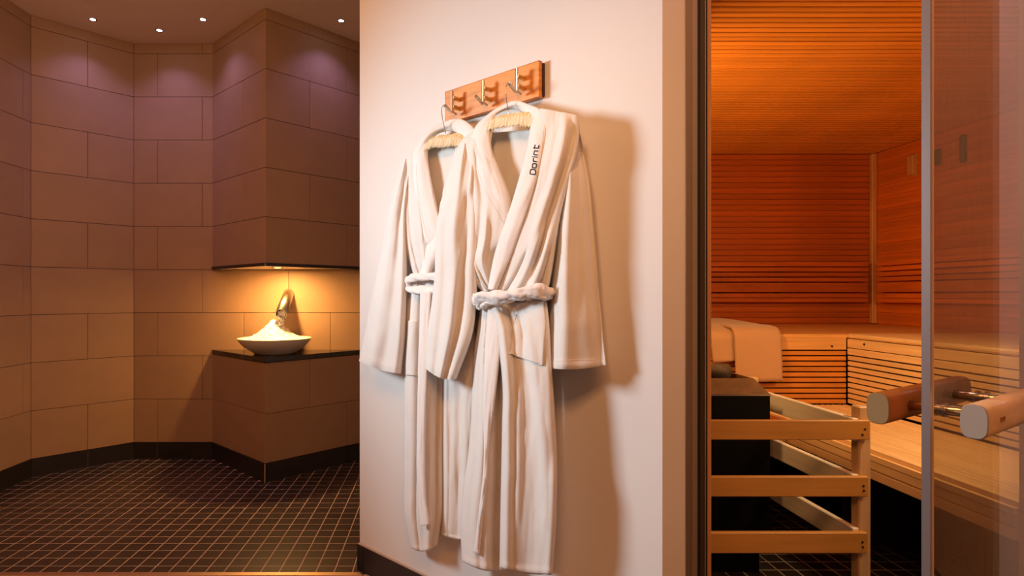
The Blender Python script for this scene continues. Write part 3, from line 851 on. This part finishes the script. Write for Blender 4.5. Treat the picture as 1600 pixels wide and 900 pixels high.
def hanger(root_label, hook_tip, c, pL, pR, group):
    """c: 3D centre top of padded bar; pL/pR ends of arms"""
    h = empty('padded_hanger', c, root_label, 'hanger', group)
    mid = (hook_tip+c)/2
    arc = []
    pts = [c+Vector((0, 0, -.01)), c+Vector((0, 0, .012))+U3*.003, c+Vector((0, 0, .030))-U3*.012, hook_tip-U3*.014+Vector((0, 0, -.022)), hook_tip-U3*.013+Vector((0, 0, -.004)), hook_tip-U3*.002+Vector((0, 0, .0075)), hook_tip+U3*.011+Vector((0, 0, -.002))]
    obj('wire_hook', tube(pts, .0014, 8, res=40), M['steel2'], h, True)
    def rad(t):
        return (.0155+.0030*math.sin(t*150)+.0015*math.sin(t*260+1))*(math.sin(PI*min(1, max(0, .04+.92*t)))**.25)
    obj('padded_bar', tube([pL, (pL+c)/2+Vector((0, 0, .012)), c, (pR+c)/2+Vector((0, 0, .012)), pR], rad, 14, res=150), M['satin'], h, True)
    # frill under the bar
    bm = bmesh.new(); n = 150; a = []; q = []
    for k in range(n+1):
        t = .12+.76*k/n; p = Vector(cr([tuple(pL), tuple((pL+c)/2+Vector((0, 0, .012))), tuple(c), tuple((pR+c)/2+Vector((0, 0, .012))), tuple(pR)], t))
        w_ = .004*math.sin(k*1.35)+.002*math.sin(k*.6)
        a.append(bm.verts.new(p+N3*(.0185+w_*.4)+Vector((0, 0, .004))))
        q.append(bm.verts.new(p+N3*(.026+w_)+Vector((0, 0, -.027-.004*math.sin(k*.9)))))
    for k in range(n): bm.faces.new((a[k], a[k+1], q[k+1], q[k]))
    bmesh.ops.recalc_face_normals(bm, faces=bm.faces[:])
    obj('frill', bm, M['frill'], h, False)
    return h

def collar(inner, outer, dI, dO, puff, nu=14, n=150, th=.008):
    rows = []
    for i in range(n+1):
        t = i/n; a = cr(inner, t); c = cr(outer, t); di = cr([(x,) for x in dI], t)[0]; do = cr([(x,) for x in dO], t)[0]; row = []
        for k in range(nu+1):
            u = k/nu; d = di+(do-di)*u+puff*math.sin(PI*u)**.7+.0025*noise.noise(Vector((u*3, t*14, 8)))
            row.append(PW(a[0]+(c[0]-a[0])*u, a[1]+(c[1]-a[1])*u, d))
        rows.append(row)
    return sheet(rows, th)

# ---------------- right robe (front)
rr = empty('bathrobe', PW(795, 880, .05), 'white terry bathrobe with embroidered lapel hanging in front on the right hook', 'bathrobe')
T = M['terry']
back = obj('back', panel([(742, 210, 868, 200), (728, 260, 880, 240), (722, 330, 870, 330), (718, 400, 862, 400), (750, 455, 852, 455), (752, 480, 850, 480), (745, 560, 855, 560), (738, 700, 862, 700), (730, 868, 860, 886)], [.048, .052, .062, .066, .055, .035, .025, .02, .02], .004, nz=.006, seed=3, th=.004), T, rr, True)
sl = obj('left_sleeve', sleeve([(718, 222, 742, 226), (706, 258, 744, 262), (695, 300, 746, 300), (683, 345, 748, 345), (680, 390, 747, 395), (679, 430, 746, 432), (674, 475, 744, 478), (668, 520, 737, 528), (665, 576, 713, 592)],
     [.085, .095, .10, .105, .105, .105, .105, .105, .105], [.02, .032, .040, .045, .045, .042, .040, .040, .034], [.012, .02, .022, .022, .022, .02, .02, .02, .02],
     folds=[(.35, .5, .10, .010), (.75, .62, .09, -.014, .2, 1.1), (.15, .28, .07, -.008, .3, 1.1), (.9, .35, .05, .006, .0, .6)], seed=2, sag=7), T, rr, True)
sr = obj('right_sleeve', sleeve([(872, 178, 900, 183), (876, 225, 912, 236), (880, 270, 921, 285), (873, 330, 926, 340), (866, 390, 931, 395), (862, 440, 935, 450), (859, 490, 940, 500), (855, 530, 943, 535), (848, 574, 947, 570)],
     [.075, .070, .066, .064, .062, .062, .062, .062, .062], [.016, .030, .040, .046, .050, .052, .052, .052, .048], [.02, .03, .034, .034, .034, .034, .034, .034, .034],
     folds=[(.22, .28, .16, .018), (1.0, .95, .36, -.026), (.62, .60, .07, -.004, .1, .8), (.1, .05, .05, -.005, .2, .9)], seed=6, sag=5), T, rr, True)
bl = obj('left_front', panel([(741, 203, 770, 206), (718, 224, 768, 230), (716, 262, 780, 262), (715, 310, 800, 318), (715, 360, 797, 372), (712, 402, 782, 405), (727, 432, 776, 430), (750, 452, 772, 452), (753, 468, 775, 470)],
     [.09, .10, .105, .105, .10, .10, .10, .10, .095], [.01, .018, .022, .030, .035, .036, .026, .012, .008],
     folds=[(.55, .30, .07, -.010, .15, .85), (.30, .75, .06, .009, .35, 1.1), (.10, .55, .05, .008, .55, 1.1), (.75, .85, .06, -.008, .5, 1.1), (.2, .6, .04, -.006, .62, 1.1)], seed=11), T, rr, True)
brt = obj('right_front', panel([(846, 170, 901, 181), (842, 200, 903, 205), (834, 245, 898, 245), (822, 300, 884, 295), (806, 350, 872, 345), (790, 395, 865, 392), (776, 430, 859, 430), (768, 452, 855, 450), (766, 470, 852, 468)],
     [.10, .105, .11, .11, .11, .11, .108, .105, .10], [.006, .014, .018, .022, .024, .024, .02, .014, .008],
     folds=[(.70, .45, .10, .012, 0, .7), (.95, .55, .09, -.012, .05, .8), (1.0, .38, .05, .009, .45, 1.1), (.85, .22, .045, -.009, .55, 1.1), (1.15, .66, .05, .012, .5, 1.1), (1.0, .85, .05, -.010, .55, 1.1)], seed=13, pw=.35), T, rr, True)
skl = obj('left_skirt', panel([(753, 474, 800, 476), (749, 510, 800, 512), (743, 550, 800, 552), (740, 600, 800, 602), (738, 660, 800, 662), (733, 715, 800, 720), (726, 765, 800, 772), (722, 820, 798, 826), (724, 876, 796, 888)],
     [.085, .08, .075, .07, .07, .07, .07, .07, .07], [.02, .03, .034, .036, .036, .036, .036, .034, .03],
     folds=[(.38, .25, .10, .010), (.22, .45, .03, -.006, .0, .75), (.62, .70, .12, -.034), (.10, .12, .05, .004), (.95, .95, .15, -.03)], seed=17, hem=.003, sag=8), T, rr, True)
skr = obj('right_skirt', panel([(764, 472, 853, 472), (779, 515, 857, 515), (784, 560, 859, 560), (788, 610, 862, 606), (787, 660, 865, 655), (786, 715, 868, 710), (785, 765, 868, 770), (784, 820, 866, 830), (783, 886, 861, 896)],
     [.10, .105, .11, .11, .11, .11, .11, .11, .105], [.008, .016, .022, .026, .028, .03, .03, .03, .028],
     folds=[(.08, .10, .09, .020), (.50, .62, .26, -.020), (.58, .90, .09, .008, 0, .95), (.30, .12, .05, -.009, 0, .40), (.5, .50, .05, -.008, 0, .25), (.97, .97, .07, .010, .6, 1.2), (.34, .30, .05, .004, .3, .9)], seed=19, hem=.003, pw=.4, sag=3), T, rr, True)
# front facing band hanging inside the opening
fb = obj('front_band', panel([(764, 476, 786, 476), (762, 520, 784, 520), (759, 560, 780, 560), (757, 610, 774, 612), (757, 655, 768, 660), (758, 700, 762, 706), (756, 745, 760, 748), (750, 800, 754, 802), (742, 862, 748, 866)],
     [.118, .118, .118, .118, .116, .114, .113, .113, .112], .005, nz=.002, seed=23, nu=16, th=.004), M['terry2'], rr, True)
# collar (one shawl strip running round the neck)
inn = [(806, 350), (797, 320), (787, 293), (777, 267), (770, 240), (766, 216), (766, 198), (770, 186), (780, 177), (793, 172), (806, 171), (818, 176), (826, 186), (828, 200), (824, 224), (818, 252), (810, 281), (799, 318), (790, 345), (781, 370), (772, 400), (766, 428), (762, 452)]
out = [(794, 378), (784, 352), (768, 325), (755, 300), (746, 275), (738, 246), (735, 222), (742, 199), (756, 184), (776, 169), (804, 157), (826, 163), (845, 172), (853, 192), (852, 218), (846, 250), (838, 283), (829, 312), (819, 342), (809, 372), (798, 402), (786, 430), (776, 454)]
dI = [.110, .112, .115, .113, .110, .105, .095, .080, .060, .045, .045, .058, .080, .105, .122, .130, .135, .138, .138, .138, .136, .134, .128]
dO = [.108, .115, .122, .122, .120, .115, .110, .098, .080, .062, .060, .075, .095, .115, .126, .132, .136, .138, .138, .138, .136, .134, .128]
co = obj('collar', collar(inn, out, dI, dO, .010), M['terry2'], rr, True)
bv = bvh_of([co, brt, bl])
for pts in ([(739, 232), (747, 268), (760, 302), (779, 334), (786, 348)], [(849, 205), (846, 235), (839, 270), (830, 300), (818, 338), (806, 372), (797, 398)]):
    b = stitch(bv, pts)
    if b: obj('seam', b, M['thread'], co)
bs = bvh_of([skr, skl, brt])
obj('pocket', patch(bs, [(809, 473, 849, 470), (805, 500, 853, 500), (800, 530, 851, 535), (796, 553, 849, 571)], lift=.003), T, rr, True)
obj('pocket_edge', stitch(bvh_of([o for o in rr.children if o.name.startswith('pocket')]+[skr]), [(808, 476), (804, 505), (799, 535), (796, 553), (806, 560), (825, 567), (847, 570)], r=.0012), M['terry2'], rr)
bsv = bvh_of([sr]); b = stitch(bsv, [(851, 562), (870, 564), (900, 563), (925, 562), (943, 560)], r=.0007); 
if b: obj('cuff_seam', b, M['thread'], sr)
b = stitch(bvh_of([sr]), [(880, 243), (888, 240), (898, 236), (910, 236)], r=.0008)
if b: obj('armhole_seam', b, M['thread'], sr)
b = stitch(bvh_of([sl]), [(667, 566), (680, 578), (698, 588), (712, 582)], r=.0007)
if b: obj('cuff_seam', b, M['thread'], sl)
# belt
def belt_tube(pts, r, flat=.6, res=60):
    P = [PW(*p) for p in pts]
    def rad(t): return r*(1+.10*math.sin(t*17)+.05*math.sin(t*41))
    bm = tube(P, rad, 20, res=res*3, flat=flat)
    bm.normal_update()
    for v in bm.verts:
        c = v.co; t_ = c.dot(U3)*16
        v.co = c+v.normal*(r*.34*noise.noise(Vector((t_, c.z*130+t_*1.2, c.dot(N3)*90)))+r*.12*noise.noise(Vector((t_*4, c.z*260, 3))))
    return bm
bt = obj('belt', belt_tube([(770, 470, .10), (752, 474, .118), (746, 470, .132), (750, 465, .145), (770, 466, .150), (790, 464, .152), (815, 459, .150), (838, 455, .140), (852, 457, .125), (860, 462, .10)], .0205, .62), M['terry2'], rr, True)
obj('belt_strand', belt_tube([(756, 479, .126), (762, 474, .142), (785, 471, .146), (812, 463, .146), (838, 462, .138), (853, 467, .12)], .012, .7), M['terry2'], bt, True)
obj('belt_loop', belt_tube([(752, 480, .120), (744, 475, .128), (744, 466, .134), (752, 462, .142)], .013, .7), M['terry2'], bt, True)
# embroidery
bc = bvh_of([co]); O = Vector((836.3, 272.8)); E = Vector((842.0, 226.7)); adv = (E-O); Lp = adv.length; a_ = adv.normalized(); up_ = Vector((-8.2, -1.0))
glyphs = [  # x, y in units; cap height 1 ; stroke polylines
 ('D', 0.0, [[(.0, 0), (.0, 1), (.55, 1), (.78, .82), (.78, .18), (.55, 0), (.0, 0)]]),
 ('o', 1.05, [[(.08, 0), (.0, .12), (.0, .62), (.08, .72), (.58, .72), (.66, .62), (.66, .12), (.58, 0), (.08, 0)]]),
 ('r', 2.05, [[(.0, 0), (.0, .72)], [(.0, .5), (.2, .70), (.55, .72)]]),
 ('i', 2.78, [[(.0, 0), (.0, .66)], [(.0, .86), (.0, .94)]]),
 ('n', 3.12, [[(.0, 0), (.0, .72), (.5, .72), (.62, .6), (.62, 0)]]),
 ('t', 4.1, [[(.1, .98), (.1, .12), (.2, 0), (.6, 0)], [(-.08, .72), (.6, .72)]])]
unit = Lp/4.72
bm = bmesh.new()
for ch, x0, strokes in glyphs:
    for stp in strokes:
        P = []
        for (p, q) in zip(stp[:-1], stp[1:]):
            for k in range(4):
                f = k/4; gx = p[0]+(q[0]-p[0])*f; gy = p[1]+(q[1]-p[1])*f
                c = O+a_*((x0+gx)*unit)+up_*gy; h = cast(bc, c.x, c.y, .0004)
                if h is not None: P.append(h)
        gx, gy = stp[-1]; c = O+a_*((x0+gx)*unit)+up_*gy; h = cast(bc, c.x, c.y, .0004)
        if h is not None: P.append(h)
        if len(P) > 2: tube(P, .0017, 6, bm=bm)
tx = obj('embroidered_name', bm, M['letter'], co); tx['label'] = 'small black embroidered lettering reading Dorint upward along the lapel'
hanger('cream padded hanger with frill carrying the front robe on the right hook', hk[2], PW(799, 187, .078), PW(752, 208, .080), PW(858, 196, .080), 'padded hangers')

# ---------------- left robe (behind)
r2 = empty('bathrobe', PW(665, 850, .04), 'white terry bathrobe hanging behind on the left hook, partly covered by the other robe', 'bathrobe')
obj('back', panel([(655, 232, 742, 226), (640, 260, 735, 250), (634, 320, 730, 320), (634, 380, 728, 380), (645, 430, 726, 425), (642, 460, 726, 460), (637, 560, 735, 560), (634, 700, 735, 700), (640, 845, 728, 838)], [.03, .036, .042, .044, .03, .02, .016, .014, .014], .003, nz=.004, seed=33, th=.003), T, r2, True)
s2 = obj('left_sleeve', sleeve([(627, 249, 648, 246), (620, 280, 640, 280), (610, 315, 636, 315), (603, 350, 635, 350), (596, 390, 636, 390), (588, 430, 636, 430), (578, 480, 635, 485), (570, 520, 633, 530), (561, 564, 627, 584)],
     [.05, .055, .06, .062, .064, .064, .064, .064, .064], [.015, .022, .028, .032, .034, .036, .038, .038, .034], [.012, .018, .02, .02, .02, .02, .02, .02, .02],
     folds=[(.3, .25, .12, .006), (.7, .55, .12, -.008), (.85, .85, .07, .006)], seed=42, sag=4), T, r2, True)
bl2 = obj('left_front', panel([(640, 240, 664, 226), (631, 256, 668, 252), (629, 290, 676, 290), (629, 330, 686, 335), (630, 365, 688, 368), (634, 390, 686, 392), (640, 412, 684, 412), (645, 430, 684, 430), (644, 446, 684, 448)],
     [.06, .065, .068, .07, .07, .068, .066, .062, .06], [.006, .012, .016, .02, .022, .022, .018, .01, .006],
     folds=[(.12, .3, .06, -.008, .05, 1.1), (.35, .62, .06, .006, .2, 1.1), (.6, .75, .05, -.006, .5, 1.1)], seed=45), T, r2, True)
obj('right_front', panel([(716, 222, 742, 226), (706, 260, 742, 260), (696, 290, 740, 290), (684, 335, 736, 335), (674, 365, 734, 368), (666, 392, 732, 392), (660, 412, 730, 412), (656, 430, 728, 430), (656, 446, 726, 448)],
     [.05, .05, .05, .055, .06, .062, .062, .06, .056], [.004, .004, .004, .006, .010, .012, .010, .008, .006], folds=[(.3, .2, .08, .006)], seed=47), T, r2, True)
k1 = obj('left_skirt', panel([(642, 444, 700, 446), (637, 480, 700, 480), (635, 530, 696, 530), (634, 590, 693, 590), (633, 650, 691, 650), (633, 710, 690, 710), (633, 760, 690, 760), (634, 810, 689, 806), (644, 855, 682, 850)],
     [.055, .052, .05, .05, .05, .05, .05, .05, .045], [.012, .020, .024, .026, .028, .03, .03, .03, .026],
     folds=[(.15, .15, .08, .006), (.35, .32, .06, -.012), (.62, .66, .10, .010), (.85, .85, .06, -.006)], seed=52, hem=.002, sag=8), T, r2, True)
k2 = obj('right_skirt', panel([(684, 446, 730, 446), (688, 480, 736, 480), (690, 530, 742, 530), (691, 590, 745, 590), (691, 650, 744, 650), (692, 710, 742, 710), (693, 760, 740, 760), (692, 810, 738, 812), (691, 834, 736, 842)],
     [.045, .042, .04, .04, .04, .04, .04, .04, .038], [.008, .014, .018, .018, .018, .018, .018, .018, .016],
     folds=[(.12, .12, .08, .008), (.5, .55, .12, -.008)], seed=54, hem=.002, sag=3), T, r2, True)
inn = [(700, 362), (692, 350), (684, 332), (677, 300), (672, 270), (668, 246), (667, 230), (671, 218), (682, 208), (696, 203), (708, 203), (718, 208), (724, 220), (722, 235), (714, 255), (702, 285), (690, 318), (682, 345), (672, 375), (664, 400), (660, 428)]
out = [(690, 392), (678, 384), (667, 378), (656, 345), (650, 305), (647, 265), (648, 240), (660, 219), (674, 203), (692, 194), (715, 187), (730, 192), (744, 206), (748, 225), (742, 255), (732, 290), (716, 325), (704, 352), (692, 382), (682, 405), (672, 430)]
dI = [.076, .078, .080, .078, .075, .070, .062, .050, .038, .030, .030, .034, .040, .046, .05, .055, .065, .075, .082, .084, .080]
dO = [.076, .080, .086, .086, .084, .080, .074, .064, .054, .044, .042, .044, .046, .05, .054, .058, .066, .075, .082, .084, .080]
co2 = obj('collar', collar(inn, out, dI, dO, .008, th=.006), M['terry2'], r2, True)
b = stitch(bvh_of([co2, bl2]), [(650, 255), (652, 290), (657, 325), (664, 358), (669, 372)])
if b: obj('seam', b, M['thread'], co2)
bt2 = obj('belt', belt_tube([(655, 448, .06), (640, 446, .078), (637, 439, .088), (645, 434, .094), (665, 433, .096), (690, 432, .094), (705, 432, .08)], .015, .62), M['terry2'], r2, True)
obj('belt_strand', belt_tube([(642, 445, .076), (639, 450, .084), (648, 453, .090), (668, 453, .092), (690, 452, .090), (705, 452, .08)], .0135, .62), M['terry2'], bt2, True)
b = panel([(658, 456, 674, 456), (657, 500, 671, 500), (655, 560, 669, 560), (654, 620, 666, 620), (653, 680, 664, 680), (653, 730, 664, 730), (655, 780, 666, 780), (658, 821, 671, 819)], .106, .004, nz=.003, seed=61, nu=10, th=.004)
obj('belt_end', b, M['terry2'], bt2, True)
obj('pocket', patch(bvh_of([k1]), [(637, 501, 657, 501), (636, 530, 656, 530), (635, 560, 655, 560), (635, 586, 654, 587)], lift=.003, nu=12), T, r2, True)
b = stitch(bvh_of([s2]), [(564, 556), (585, 564), (606, 573), (625, 576)], r=.0007)
if b: obj('cuff_seam', b, M['thread'], s2)
b = stitch(bvh_of([s2]), [(614, 306), (620, 308), (628, 316)], r=.0007)
if b: obj('armhole_seam', b, M['thread'], s2)
hanger('cream padded hanger with frill carrying the rear robe on the left hook', hk[0], PW(700, 219, .050), PW(664, 232, .052), PW(738, 226, .040), 'padded hangers')
